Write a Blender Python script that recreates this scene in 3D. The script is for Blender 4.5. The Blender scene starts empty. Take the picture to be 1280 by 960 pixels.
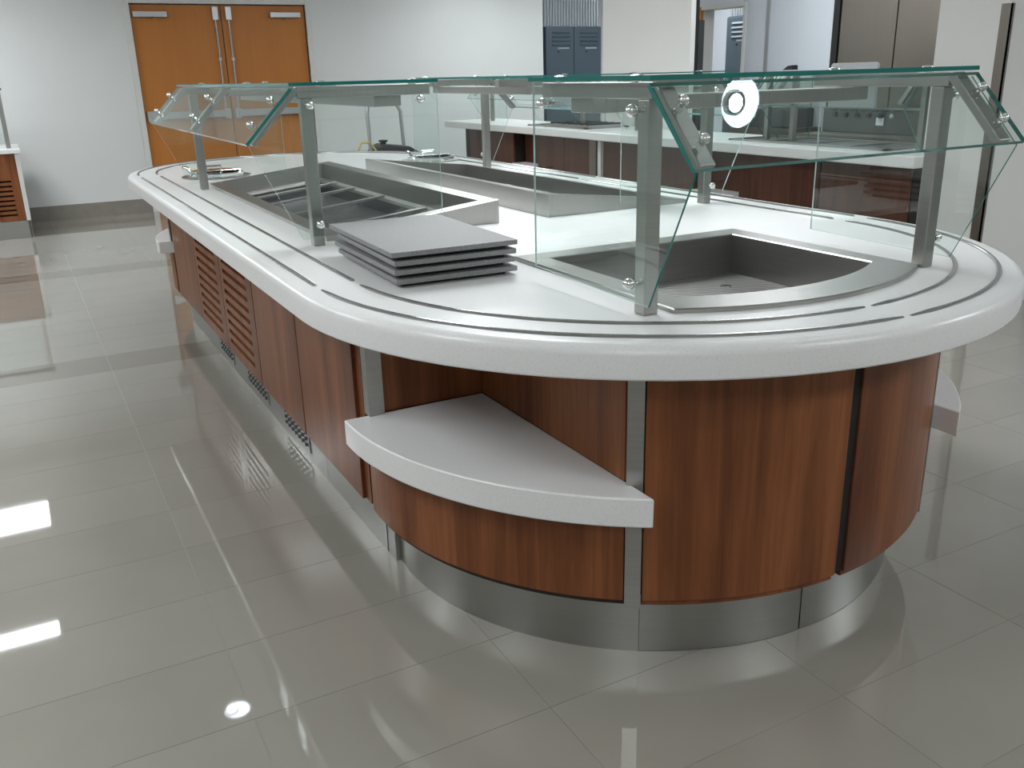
import bpy, bmesh, math, random
from mathutils import Vector, Matrix
random.seed(7)
SC = bpy.context.scene
COL = SC.collection
PI = math.pi

# ------------------------------------------------------------------ camera
ZC = 0.885                                     # counter top height
CAM = Vector((-1.6352, -2.2589, 1.4002))
RT = Vector((0.8796216537, -0.4750343339, -0.0246602500))
UP = Vector((0.1743514708, 0.2737444175, 0.9458676221))
FW = Vector((0.4425690278, 0.8363051929, -0.3236144520))
cd = bpy.data.cameras.new('camera')
cd.sensor_width = 36.0
cd.lens = 36.0 * 1134.34 / 1280.0
cd.clip_start = 0.05
co = bpy.data.objects.new('camera', cd)
COL.objects.link(co)
co.matrix_world = Matrix(((RT.x, UP.x, -FW.x, CAM.x), (RT.y, UP.y, -FW.y, CAM.y),
                          (RT.z, UP.z, -FW.z, CAM.z), (0, 0, 0, 1)))
SC.camera = co

# ------------------------------------------------------------------ light and exposure
w = bpy.data.worlds.new('world'); SC.world = w; w.use_nodes = True
w.node_tree.nodes['Background'].inputs[0].default_value = (0.9, 0.95, 1.0, 1)
w.node_tree.nodes['Background'].inputs[1].default_value = 0.05
vs = SC.view_settings
vs.view_transform = 'Standard'; vs.look = 'None'; vs.gamma = 1.0; vs.use_curve_mapping = False
vs.exposure = 0.13
HC = 2.72                                      # ceiling height
LCOL = (0.925, 0.97, 1.0)
def area(x, y, sx, sy, watts, z=HC - 0.03):
    l = bpy.data.lights.new('ceiling_light', 'AREA')
    l.shape = 'RECTANGLE'; l.size = sx; l.size_y = sy; l.energy = watts; l.color = LCOL
    o = bpy.data.objects.new('ceiling_light_lamp', l)
    o.location = (x, y, z); COL.objects.link(o)
# troffers (centre x, y, size x, size y, watts); their housings are built further down
LK = 0.50
TROFFERS = [(-2.52, 7.30, 1.2, 0.60, 62), (-2.55, 4.98, 1.2, 0.19, 52), (-3.2, 2.4, 1.2, 0.60, 55), (-3.2, -0.2, 1.2, 0.60, 40),  # last two are added fill, placed where the floor won't mirror them
            (-2.4, -3.4, 1.2, 0.60, 34), (1.2, -3.6, 1.2, 0.60, 40), (5.62, 1.55, 1.2, 0.55, 50),  # first two are added fill from behind the viewer
            (0.3, 1.2, 0.60, 1.2, 68), (1.7, 5.4, 0.60, 1.2, 38), (3.55, 3.1, 0.60, 1.2, 20), (3.9, 7.4, 0.60, 1.2, 28),  # all four added for general light, not known fixtures
            (6.0, 7.4, 0.6, 1.2, 35), (4.2, -2.2, 1.2, 0.60, 85)]  # both added: one lights the back room, one the right wall end
for t in TROFFERS:
    area(*t[:4], t[4] * LK)
DOWNLIGHTS = [(0.945, -0.885, 0.098), (-0.92, 3.27, 0.085)]

# ------------------------------------------------------------------ materials
def new_mat(name):
    m = bpy.data.materials.new(name); m.use_nodes = True
    return m, m.node_tree.nodes, m.node_tree.links, m.node_tree.nodes['Principled BSDF']
def plain(name, col, rough=0.5, metal=0.0, spec=0.5, emit=None, estr=0.0, noise=0.0, nscale=40.0):
    m, n, l, b = new_mat(name)
    b.inputs['Base Color'].default_value = (*col, 1)
    b.inputs['Roughness'].default_value = rough
    b.inputs['Metallic'].default_value = metal
    b.inputs['Specular IOR Level'].default_value = spec
    if emit:
        b.inputs['Emission Color'].default_value = (*emit, 1); b.inputs['Emission Strength'].default_value = estr
    if noise:
        tc = n.new('ShaderNodeTexCoord'); t = n.new('ShaderNodeTexNoise'); t.inputs['Scale'].default_value = nscale
        t.inputs['Detail'].default_value = 4
        r = n.new('ShaderNodeValToRGB')
        r.color_ramp.elements[0].position = 0.3; r.color_ramp.elements[1].position = 0.7
        r.color_ramp.elements[0].color = (*[c * (1 - noise) for c in col], 1)
        r.color_ramp.elements[1].color = (*[min(1, c * (1 + noise)) for c in col], 1)
        l.new(tc.outputs['Object'], t.inputs['Vector']); l.new(t.outputs['Fac'], r.inputs['Fac'])
        l.new(r.outputs['Color'], b.inputs['Base Color'])
    return m
def wood(name, dark, light, scale=(9, 9, 0.55), rough=0.32, contrast=(0.28, 0.72), fine=0.22):
    m, n, l, b = new_mat(name)
    tc = n.new('ShaderNodeTexCoord'); mp = n.new('ShaderNodeMapping'); mp.inputs['Scale'].default_value = scale
    a = n.new('ShaderNodeTexNoise'); a.inputs['Scale'].default_value = 1.6; a.inputs['Detail'].default_value = 6
    a.inputs['Roughness'].default_value = 0.62; a.inputs['Distortion'].default_value = 0.5
    mp2 = n.new('ShaderNodeMapping'); mp2.inputs['Scale'].default_value = (scale[0] * 9, scale[1] * 9, scale[2] * 5)
    f = n.new('ShaderNodeTexNoise'); f.inputs['Scale'].default_value = 2.0; f.inputs['Detail'].default_value = 3
    r = n.new('ShaderNodeValToRGB')
    r.color_ramp.elements[0].position = contrast[0]; r.color_ramp.elements[0].color = (*dark, 1)
    r.color_ramp.elements[1].position = contrast[1]; r.color_ramp.elements[1].color = (*light, 1)
    mx = n.new('ShaderNodeMix'); mx.data_type = 'RGBA'; mx.blend_type = 'MULTIPLY'; mx.inputs[0].default_value = fine
    r2 = n.new('ShaderNodeValToRGB'); r2.color_ramp.elements[0].position = 0.3; r2.color_ramp.elements[1].position = 0.6
    r2.color_ramp.elements[0].color = (0.35, 0.3, 0.28, 1)
    l.new(tc.outputs['Object'], mp.inputs['Vector']); l.new(mp.outputs[0], a.inputs['Vector'])
    l.new(tc.outputs['Object'], mp2.inputs['Vector']); l.new(mp2.outputs[0], f.inputs['Vector'])
    l.new(a.outputs['Fac'], r.inputs['Fac']); l.new(f.outputs['Fac'], r2.inputs['Fac'])
    l.new(r.outputs['Color'], mx.inputs[6]); l.new(r2.outputs['Color'], mx.inputs[7])
    l.new(mx.outputs[2], b.inputs['Base Color'])
    b.inputs['Roughness'].default_value = rough
    b.inputs['Specular IOR Level'].default_value = 0.28
    return m
def steel(name, col=(0.56, 0.55, 0.53), rough=0.3, scale=(3, 3, 160), var=0.12):
    m, n, l, b = new_mat(name)
    b.inputs['Metallic'].default_value = 1.0
    tc = n.new('ShaderNodeTexCoord'); mp = n.new('ShaderNodeMapping'); mp.inputs['Scale'].default_value = scale
    a = n.new('ShaderNodeTexNoise'); a.inputs['Scale'].default_value = 1.0; a.inputs['Detail'].default_value = 3
    r = n.new('ShaderNodeValToRGB')
    r.color_ramp.elements[0].color = (*[c * (1 - var) for c in col], 1); r.color_ramp.elements[1].color = (*[c * (1 + var) for c in col], 1)
    mr = n.new('ShaderNodeMapRange'); mr.inputs['To Min'].default_value = rough - 0.06; mr.inputs['To Max'].default_value = rough + 0.08
    l.new(tc.outputs['Object'], mp.inputs['Vector']); l.new(mp.outputs[0], a.inputs['Vector'])
    l.new(a.outputs['Fac'], r.inputs['Fac']); l.new(r.outputs['Color'], b.inputs['Base Color'])
    l.new(a.outputs['Fac'], mr.inputs['Value']); l.new(mr.outputs[0], b.inputs['Roughness'])
    return m
def glass(name, tint):
    m = bpy.data.materials.new(name); m.use_nodes = True
    n, l = m.node_tree.nodes, m.node_tree.links
    n.clear()
    out = n.new('ShaderNodeOutputMaterial'); mix = n.new('ShaderNodeMixShader')
    tr = n.new('ShaderNodeBsdfTransparent'); tr.inputs[0].default_value = (*tint, 1)
    gl = n.new('ShaderNodeBsdfGlossy'); gl.inputs['Roughness'].default_value = 0.0
    gl.inputs['Color'].default_value = (0.93, 1, 0.98, 1)
    fr = n.new('ShaderNodeFresnel'); fr.inputs['IOR'].default_value = 1.62
    ge = n.new('ShaderNodeNewGeometry')
    sub = n.new('ShaderNodeMath'); sub.operation = 'SUBTRACT'; sub.inputs[0].default_value = 1.0
    mul = n.new('ShaderNodeMath'); mul.operation = 'MULTIPLY'
    l.new(ge.outputs['Backfacing'], sub.inputs[1]); l.new(fr.outputs[0], mul.inputs[0]); l.new(sub.outputs[0], mul.inputs[1])
    l.new(mul.outputs[0], mix.inputs[0]); l.new(tr.outputs[0], mix.inputs[1]); l.new(gl.outputs[0], mix.inputs[2])
    l.new(mix.outputs[0], out.inputs[0])
    return m
def speckle(name, base, dot, scale=260.0, amount=0.12, rough=0.3, bump=0.0):
    m, n, l, b = new_mat(name)
    tc = n.new('ShaderNodeTexCoord'); t = n.new('ShaderNodeTexNoise'); t.inputs['Scale'].default_value = scale
    t.inputs['Detail'].default_value = 1.5
    r = n.new('ShaderNodeValToRGB')
    r.color_ramp.elements[0].position = 0.30; r.color_ramp.elements[0].color = (*dot, 1)
    r.color_ramp.elements[1].position = 0.30 + amount; r.color_ramp.elements[1].color = (*base, 1)
    l.new(tc.outputs['Object'], t.inputs['Vector']); l.new(t.outputs['Fac'], r.inputs['Fac'])
    l.new(r.outputs['Color'], b.inputs['Base Color']); b.inputs['Roughness'].default_value = rough
    return m
def tile_mat(name='polished_porcelain', c0=(0.285, 0.268, 0.234, 1), c1=(0.313, 0.295, 0.260, 1)):
    m, n, l, b = new_mat(name)
    ge = n.new('ShaderNodeNewGeometry'); oi = n.new('ShaderNodeObjectInfo')
    t = n.new('ShaderNodeTexNoise'); t.inputs['Scale'].default_value = 3.0; t.inputs['Detail'].default_value = 5
    ad = n.new('ShaderNodeMath'); ad.operation = 'MULTIPLY_ADD'; ad.inputs[1].default_value = 0.35
    r = n.new('ShaderNodeValToRGB')
    r.color_ramp.elements[0].position = 0.35; r.color_ramp.elements[0].color = c0
    r.color_ramp.elements[1].position = 0.95; r.color_ramp.elements[1].color = c1
    l.new(ge.outputs['Position'], t.inputs['Vector']); l.new(oi.outputs['Random'], ad.inputs[0]); l.new(t.outputs['Fac'], ad.inputs[2])
    l.new(ad.outputs[0], r.inputs['Fac']); l.new(r.outputs['Color'], b.inputs['Base Color'])
    b.inputs['Roughness'].default_value = 0.03
    b.inputs['Specular IOR Level'].default_value = 0.95
    return m
M = {}
M['solid'] = speckle('white_solid_surface', (0.80, 0.80, 0.80), (0.66, 0.655, 0.64), 420, 0.12, 0.3)
M['wood'] = wood('cherry_laminate', (0.100, 0.028, 0.011), (0.33, 0.118, 0.043), (5.0, 5.0, 0.33), 0.34, (0.30, 0.72), 0.32)
M['wood_dark'] = plain('dark_core_board', (0.018, 0.010, 0.007), 0.6)
M['wood_back'] = wood('walnut_laminate', (0.055, 0.022, 0.014), (0.125, 0.050, 0.030))
M['door_wood'] = wood('honey_maple_veneer', (0.45, 0.165, 0.036), (0.54, 0.21, 0.048), (3, 3, 0.4), 0.4, (0.2, 0.8), 0.06)
M['steel'] = steel('brushed_stainless', (0.40, 0.395, 0.375), 0.32)
M['steel_pan'] = steel('pan_stainless', (0.33, 0.32, 0.31), 0.34)
M['steel_h'] = steel('brushed_stainless_cross', (0.41, 0.40, 0.385), 0.30, (140, 3, 3), 0.10)
M['steel_dark'] = steel('dark_stainless', (0.13, 0.135, 0.14), 0.38, (60, 4, 4), 0.15)
M['steel_kit'] = steel('kitchen_stainless', (0.25, 0.225, 0.20), 0.40, (120, 120, 2), 0.10)
M['rail'] = plain('rail_steel', (0.47, 0.465, 0.455), 0.2, 1.0)
M['chrome'] = plain('polished_chrome', (0.78, 0.78, 0.78), 0.08, 1.0)
M['plinth'] = steel('plinth_stainless', (0.42, 0.42, 0.40), 0.36, (4, 4, 140), 0.08)
M['glass'] = glass('clear_glass', (0.955, 0.985, 0.975))
def edge_mat():
    m, n, l, b = new_mat('green_glass_edge')
    b.inputs['Base Color'].default_value = (0.008, 0.17, 0.15, 1); b.inputs['Roughness'].default_value = 0.06
    b.inputs['Specular IOR Level'].default_value = 0.6
    return m
M['edge'] = edge_mat()
def clear_edge():
    m, n, l, b = new_mat('pale_glass_edge')
    b.inputs['Base Color'].default_value = (0.58, 0.70, 0.68, 1); b.inputs['Roughness'].default_value = 0.1
    return m
M['edge_pale'] = clear_edge()
M['wall'] = plain('painted_wall', (0.70, 0.72, 0.715), 0.55, noise=0.015, nscale=2.0)
M['wall_warm'] = plain('painted_pier', (0.75, 0.74, 0.72), 0.55, noise=0.015, nscale=2.0)
M['wall_cool'] = plain('cool_white_panel', (0.66, 0.70, 0.76), 0.4)
M['ceiling'] = plain('ceiling_tile', (0.78, 0.78, 0.77), 0.8)
M['base'] = plain('tan_base_tile', (0.245, 0.225, 0.195), 0.35, noise=0.08, nscale=12)
M['frame'] = plain('painted_frame', (0.68, 0.68, 0.66), 0.4)
M['grout'] = plain('grout', (0.28, 0.27, 0.24), 0.5)
M['tile'] = tile_mat()
M['tile_tan'] = tile_mat('tan_porcelain', (0.215, 0.195, 0.162, 1), (0.24, 0.22, 0.185, 1))
M['alu'] = plain('satin_aluminium', (0.50, 0.51, 0.53), 0.35, 0.8)
M['black'] = plain('black_plastic', (0.012, 0.012, 0.013), 0.4)
M['dark_gap'] = plain('shadow_gap', (0.01, 0.008, 0.007), 0.8)
M['vent_hole'] = plain('vent_hole', (0.045, 0.05, 0.055), 0.6)
M['stone'] = speckle('grey_granite', (0.32, 0.315, 0.315), (0.17, 0.17, 0.17), 380, 0.36, 0.55)
M['locker'] = plain('slate_locker_paint', (0.075, 0.105, 0.13), 0.45, 0.2)
M['galv'] = plain('galvanised_ribbed_sheet', (0.46, 0.50, 0.53), 0.35, 0.7)
M['light'] = plain('lit_diffuser', (0.9, 0.9, 0.9), 0.5, emit=(0.95, 0.99, 1.0), estr=8.0)
M['lamp'] = plain('lit_lamp', (1, 1, 1), 0.5, emit=(0.97, 0.99, 1.0), estr=70.0)
M['cone'] = plain('lit_reflector', (0.9, 0.9, 0.9), 0.4, emit=(0.78, 0.90, 1.0), estr=13.0)
M['yellow'] = plain('yellow_hose', (0.45, 0.38, 0.12), 0.5)
M['pvc'] = plain('green_white_plastic', (0.56, 0.63, 0.58), 0.4)
M['dim_glass'] = plain('unlit_lens', (0.6, 0.62, 0.62), 0.3)
def ribbed():
    m, n, l, b = new_mat('ribbed_perforated_steel')
    tc = n.new('ShaderNodeTexCoord'); wv = n.new('ShaderNodeTexWave'); wv.inputs['Scale'].default_value = 22.0
    wv.bands_direction = 'DIAGONAL'
    mp = n.new('ShaderNodeMapping'); mp.inputs['Rotation'].default_value = (0, 0, 0.0)
    r = n.new('ShaderNodeValToRGB'); r.color_ramp.elements[0].color = (0.16, 0.155, 0.15, 1); r.color_ramp.elements[1].color = (0.50, 0.49, 0.48, 1)
    bp = n.new('ShaderNodeBump'); bp.inputs['Strength'].default_value = 0.5; bp.inputs['Distance'].default_value = 0.004
    l.new(tc.outputs['Object'], mp.inputs['Vector']); l.new(mp.outputs[0], wv.inputs['Vector'])
    l.new(wv.outputs['Fac'], r.inputs['Fac']); l.new(r.outputs['Color'], b.inputs['Base Color'])
    l.new(wv.outputs['Fac'], bp.inputs['Height']); l.new(bp.outputs[0], b.inputs['Normal'])
    b.inputs['Metallic'].default_value = 0.9; b.inputs['Roughness'].default_value = 0.38
    return m
M['ribbed'] = ribbed()

# ------------------------------------------------------------------ mesh helpers
def box(bm, x0, x1, y0, y1, z0, z1):
    v = [bm.verts.new(p) for p in ((x0, y0, z0), (x1, y0, z0), (x1, y1, z0), (x0, y1, z0),
                                   (x0, y0, z1), (x1, y0, z1), (x1, y1, z1), (x0, y1, z1))]
    for f in ((0, 3, 2, 1), (4, 5, 6, 7), (0, 1, 5, 4), (1, 2, 6, 5), (2, 3, 7, 6), (3, 0, 4, 7)):
        bm.faces.new([v[i] for i in f])
    return v
def prism(bm, poly, z0, z1, mi_side=0, mp=lambda a, b, c: (a, b, c)):
    lo = [bm.verts.new(mp(x, y, z0)) for x, y in poly]; hi = [bm.verts.new(mp(x, y, z1)) for x, y in poly]
    n = len(poly)
    bm.faces.new(lo[::-1]); bm.faces.new(hi)
    for i in range(n):
        f = bm.faces.new((lo[i], lo[(i + 1) % n], hi[(i + 1) % n], hi[i])); f.material_index = mi_side
def loft(bm, rings, close=True, cap=True):
    vs_ = [[bm.verts.new(p) for p in r] for r in rings]
    n = len(vs_[0])
    for a, b in zip(vs_, vs_[1:]):
        for i in range(n if close else n - 1):
            bm.faces.new((a[i], a[(i + 1) % n], b[(i + 1) % n], b[i]))
    if cap and close:
        bm.faces.new(vs_[0][::-1]); bm.faces.new(vs_[-1])
def tube(bm, path, r, seg=10):
    path = [Vector(p) for p in path]
    rings = []
    prev = None
    for i, p in enumerate(path):
        d = (path[min(i + 1, len(path) - 1)] - path[max(i - 1, 0)]).normalized()
        a = prev if prev else (Vector((0, 0, 1)) if abs(d.z) < 0.9 else Vector((1, 0, 0)))
        u = d.cross(a).normalized(); v_ = u.cross(d).normalized(); prev = v_
        rings.append([p + (u * math.cos(2 * PI * k / seg) + v_ * math.sin(2 * PI * k / seg)) * r for k in range(seg)])
    loft(bm, rings)
def lathe(bm, prof, origin, axis=(0, 0, 1), seg=20, cap=True):
    q = Vector(axis).to_track_quat('Z', 'Y'); o = Vector(origin)
    rings = [[o + q @ Vector((max(r, 1e-4) * math.cos(2 * PI * k / seg), max(r, 1e-4) * math.sin(2 * PI * k / seg), z)) for k in range(seg)] for r, z in prof]
    loft(bm, rings, True, cap)
def ball_bolt(bm, base, axis, r=0.0115, sh=0.006):
    n = 7
    prof = [(r * 0.62, 0), (r * 0.62, sh)]
    prof += [(r * math.sin(PI * (0.25 + 0.75 * i / n)), sh + r * 0.7 - r * math.cos(PI * (0.25 + 0.75 * i / n))) for i in range(n + 1)]
    lathe(bm, prof, base, axis, 14)
def orient_box(bm, c, ax, ay, az, hx, hy, hz):
    c, ax, ay, az = Vector(c), Vector(ax).normalized(), Vector(ay).normalized(), Vector(az).normalized()
    v = [bm.verts.new(c + ax * sx * hx + ay * sy * hy + az * sz * hz) for sz in (-1, 1) for sx, sy in ((-1, -1), (1, -1), (1, 1), (-1, 1))]
    for f in ((0, 3, 2, 1), (4, 5, 6, 7), (0, 1, 5, 4), (1, 2, 6, 5), (2, 3, 7, 6), (3, 0, 4, 7)):
        bm.faces.new([v[i] for i in f])

def thing(name, label, cat, loc=(0, 0, 0), group=None):
    o = bpy.data.objects.new(name, None); COL.objects.link(o)
    o.empty_display_size = 0.1; o.location = loc
    o['label'] = label; o['category'] = cat
    if group: o['group'] = group
    return o
def wloc(o):
    p = Vector(o.location)
    while o.parent: o = o.parent; p = p + Vector(o.location)
    return p
def obj(name, bm, mats, parent=None, smooth=False, bevel=0.0, label=None, cat=None, group=None, kind=None, seg=2):
    """links a bmesh built in world coordinates as ONE mesh object under parent"""
    off = wloc(parent) if parent else Vector((0, 0, 0))
    bmesh.ops.recalc_face_normals(bm, faces=bm.faces)
    if off.length: bmesh.ops.translate(bm, verts=bm.verts, vec=-off)
    me = bpy.data.meshes.new(name)
    if smooth:
        for f in bm.faces: f.smooth = True
    bm.to_mesh(me); bm.free()
    for m in (mats if isinstance(mats, (list, tuple)) else [mats]): me.materials.append(m)
    o = bpy.data.objects.new(name, me); COL.objects.link(o)
    if parent: o.parent = parent
    if smooth:
        try: me.set_sharp_from_angle(angle=math.radians(38))
        except Exception: pass
    if bevel:
        b = o.modifiers.new('bevel', 'BEVEL'); b.width = bevel; b.segments = seg; b.limit_method = 'ANGLE'
        b.angle_limit = math.radians(40)
    if label: o['label'] = label
    if cat: o['category'] = cat
    if group: o['group'] = group
    if kind: o['kind'] = kind
    return o
def bx(name, dims, mat, parent=None, bevel=0.0, **k):
    bm = bmesh.new(); box(bm, *dims); return obj(name, bm, mat, parent, bevel=bevel, **k)
def copy_tree(o, parent=None):
    c = o.copy(); COL.objects.link(c)
    if parent: c.parent = parent
    for ch in list(o.children): copy_tree(ch, c)
    return c
def struct(name, dims, mat, parent=None, **k):
    return bx(name, dims, mat, parent, kind='structure' if parent is None else None, **k)
def arc(R, a0, a1, n, cy=0.0):
    return [(R * math.cos(math.radians(a0 + (a1 - a0) * i / n)), cy + R * math.sin(math.radians(a0 + (a1 - a0) * i / n))) for i in range(n + 1)]

# ------------------------------------------------------------------ the room
fl = struct('floor', (-6, 8, -6, 10, -0.06, -0.0012), M['grout'])
PXT, PYT = 0.613, 0.309
X0, Y0 = -1.365, -0.12
tiles = []
for i in range(-8, 16):
    for j in range(-20, 33):
        x, y = X0 + i * PXT, Y0 + j * PYT
        if x < -6.1 or x + PXT > 8 or y < -6 or y + PYT > 9.8: continue
        c = Vector((x + PXT / 2, y + PYT / 2, 0)) - CAM
        zf = c.dot(FW)
        vis = -1
        if zf > 0.25:
            px, py = 640 + 1134.34 * c.dot(RT) / zf, 480 - 1134.34 * c.dot(UP) / zf
            hid = (abs(x + PXT / 2) < 0.55 and -0.5 < y < 3.9)
            if -160 < px < 1440 and 0 < py < 1180 and not hid and x + PXT / 2 < 4.2 and not (x > 1.0 and y > 1.4):
                vis = 1 / zf ** 2
        tiles.append((vis, x, y, j in (9, 18, 27)))
tiles.sort(key=lambda t: -t[0])
bm = bmesh.new(); g = 0.0007
box(bm, g, PXT - g, g, PYT - g, -0.008, 0.0)
bmesh.ops.recalc_face_normals(bm, faces=bm.faces)
tm = bpy.data.meshes.new('floor_tile'); bm.to_mesh(tm); bm.free(); tm.materials.append(M['tile'])
tb = tm.copy(); tb.materials[0] = M['tile_tan']
rest = bmesh.new()
for k, (v, x, y, band) in enumerate(tiles):
    if v > 0 and k < 290 or band and v > 0 and k < 420:
        o = bpy.data.objects.new('floor_tile', tb if band else tm); COL.objects.link(o); o.parent = fl
        o.location = (x, y, 0)
        o.rotation_euler = (random.uniform(-8e-5, 8e-5), random.uniform(-5e-5, 5e-5), 0)
    else:
        box(rest, x + g, x + PXT - g, y + g, y + PYT - g, -0.008, 0.0)
o = obj('floor_tiles', rest, M['tile'], fl); o['kind'] = 'stuff'

struct('ceiling', (-6, 8, -6, 10, HC, HC + 0.1), M['ceiling'])
# far wall with a door opening
fw = bmesh.new()
box(fw, -6, -0.239, 8.95, 9.1, 0, HC); box(fw, 1.685, 4.72, 8.95, 9.1, 0, HC); box(fw, -0.239, 1.685, 8.95, 9.1, 2.215, HC)
box(fw, 4.72, 4.90, 8.95, 9.85, 0, HC)
obj('wall_far', fw, M['wall'], kind='structure')
struct('wall_recess', (4.9, 8, 9.8, 9.9, 0, HC), M['wall'])
struct('wall_left', (-6.1, -6, -6, 10, 0, HC), M['wall'])
struct('wall_rear', (-6, 8, -6.1, -6, 0, HC), M['wall'])
struct('wall_right', (8, 8.1, -6, 10, 0, HC), M['wall'])
struct('baseboard_far', (-1.55, -0.3, 8.938, 8.95, 0, 0.155), M['base'])
struct('baseboard_left', (-6, -1.57, 8.938, 8.95, 0, 0.155), M['base'])
struct('baseboard_right', (1.75, 4.72, 8.938, 8.95, 0, 0.155), M['base'])
# kitchen wall with a doorway
kw = bmesh.new()
box(kw, 4.65, 4.78, -1.0, 2.42, 0, HC); box(kw, 4.65, 4.78, 3.60, 4.749, 0, HC); box(kw, 4.65, 4.78, 2.42, 3.60, 1.96, HC); box(kw, 4.65, 4.78, 5.397, 5.75, 0, HC); box(kw, 4.65, 4.78, 4.749, 5.397, 1.955, HC)
obj('wall_kitchen', kw, M['wall_cool'], kind='structure')
struct('wall_kitchen_back', (7.2, 7.3, 3.0, 9.8, 0, HC), M['wall_cool'])
# white pier and the wall end on the right
struct('wall_pier', (3.75, 3.80, 4.43, 5.80, 0, HC), M['wall_warm'])
struct('wall_end', (3.2, 3.72, 1.07, 1.515, 0, HC), M['wall_warm'])
g_ = thing('corner_guard', 'tall brushed stainless corner guard strip on the white wall end at right', 'corner guard', (3.2, 1.07, 0))
bx('front_flange', (3.192, 3.2, 1.062, 1.125, 0.16, 1.69), M['steel_kit'], g_)
bx('side_flange', (3.192, 3.215, 1.062, 1.07, 0.16, 1.69), M['steel_kit'], g_)
struct('baseboard_end', (3.188, 3.2, 1.07, 1.40, 0, 0.155), M['base'])

# door_1 : pair of honey coloured doors
d = bpy.data.objects.new('door_1', None); COL.objects.link(d); d.location = (0.72, 8.95, 0); d['kind'] = 'structure'
fb = bmesh.new()
box(fb, -0.30, -0.239, 8.92, 9.02, 0, 2.275); box(fb, 1.685, 1.745, 8.92, 9.02, 0, 2.275); box(fb, -0.239, 1.685, 8.92, 9.02, 2.215, 2.275)
obj('door_frame', fb, M['frame'], d, bevel=0.004)
for x0, x1, s in ((-0.232, 0.718, 1), (0.728, 1.678, -1)):
    lf = bx('door_leaf', (x0, x1, 8.965, 9.01, 0.008, 2.205), M['door_wood'], d, bevel=0.002)
    xc = -0.215 if s == 1 else 1.265
    cb = bmesh.new(); box(cb, xc, xc + 0.35, 8.90, 8.964, 2.075, 2.135); obj('door_closer', cb, M['alu'], lf, bevel=0.006)
    ab = bmesh.new(); ax = xc + 0.20; tube(ab, [(ax, 8.93, 2.07), (ax, 8.90, 2.06), (ax + 0.02 * s, 8.93, 2.055)], 0.008, 6); obj('closer_arm', ab, M['alu'], lf)
    rx = 0.655 if s == 1 else 0.800
    rb = bmesh.new(); tube(rb, [(rx, 8.945, 1.1), (rx, 8.945, 2.11)], 0.012, 8); obj('latch_rod', rb, M['chrome'], lf, smooth=True)
    bx('rod_guide', (rx - 0.014, rx + 0.014, 8.93, 8.965, 1.62, 1.65), M['alu'], lf)
    bx('top_latch', (rx - 0.032, rx + 0.032, 8.925, 8.965, 2.05, 2.19), M['alu'], lf, bevel=0.004)
    hb = bmesh.new(); box(hb, x0 + 0.06, x1 - 0.06, 8.90, 8.94, 1.01, 1.085); box(hb, x0 + 0.02, x0 + 0.09, 8.91, 8.965, 0.99, 1.10); box(hb, x1 - 0.09, x1 - 0.02, 8.91, 8.965, 0.99, 1.10)
    obj('push_bar', hb, M['alu'], lf, bevel=0.005)
# door_2 : kitchen doorway frame
d = bpy.data.objects.new('door_2', None); COL.objects.link(d); d.location = (4.65, 5.07, 0); d['kind'] = 'structure'
fb = bmesh.new()
box(fb, 4.63, 4.66, 5.372, 5.412, 0, 1.975)
obj('door_jamb', fb, M['door_wood'], d)
fb = bmesh.new(); box(fb, 4.6605, 4.80, 5.374, 5.396, 0, 1.944); box(fb, 4.632, 4.80, 4.735, 4.765, 0, 1.975); box(fb, 4.632, 4.80, 4.765, 5.372, 1.945, 1.985); obj('door_casing', fb, M['frame'], d)
struct('trim_1', (4.638, 4.65, 4.425, 4.465, 0, HC), M['alu'])
struct('trim_2', (4.62, 4.65, 3.585, 3.65, 0, HC), M['black'])
struct('trim_3', (3.80, 3.835, 4.425, 4.50, 0, HC), M['black'])
struct('trim_4', (3.835, 3.895, 4.425, 4.50, 0, 1.80), M['steel_dark'])

# ceiling lights: inferred fixtures, plus panels added as fill
for k, t in enumerate(TROFFERS):
    x, y, sx, sy, wt = t
    words = ['over the left wall cabinet', 'narrow one at the left of the island', 'added as fill out to the left of the island middle', 'added as fill out to the left of the island front',
             'added as fill behind the viewer at left', 'added as fill behind the viewer at right', 'past the right wall end', 'added as fill above the island', 'added as fill between island and double doors',
             'added as fill above the kitchen aisle', 'added as fill beside the far serving counter', 'added as fill in the back room past the lockers', 'added as fill far right of the viewer'][k]
    th = thing('ceiling_light', 'lit rectangular ceiling light panel ' + words, 'light', (x, y, HC))
    bm = bmesh.new()
    for q in ((-sx / 2 - .03, sx / 2 + .03, -sy / 2 - .03, -sy / 2), (-sx / 2 - .03, sx / 2 + .03, sy / 2, sy / 2 + .03), (-sx / 2 - .03, -sx / 2, -sy / 2, sy / 2), (sx / 2, sx / 2 + .03, -sy / 2, sy / 2)):
        box(bm, x + q[0], x + q[1], y + q[2], y + q[3], HC - 0.025, HC)
    obj('light_frame', bm, M['frame'], th)
    bx('diffuser', (x - sx / 2, x + sx / 2, y - sy / 2, y + sy / 2, HC - 0.02, HC - 0.005), M['light'], th)
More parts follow.
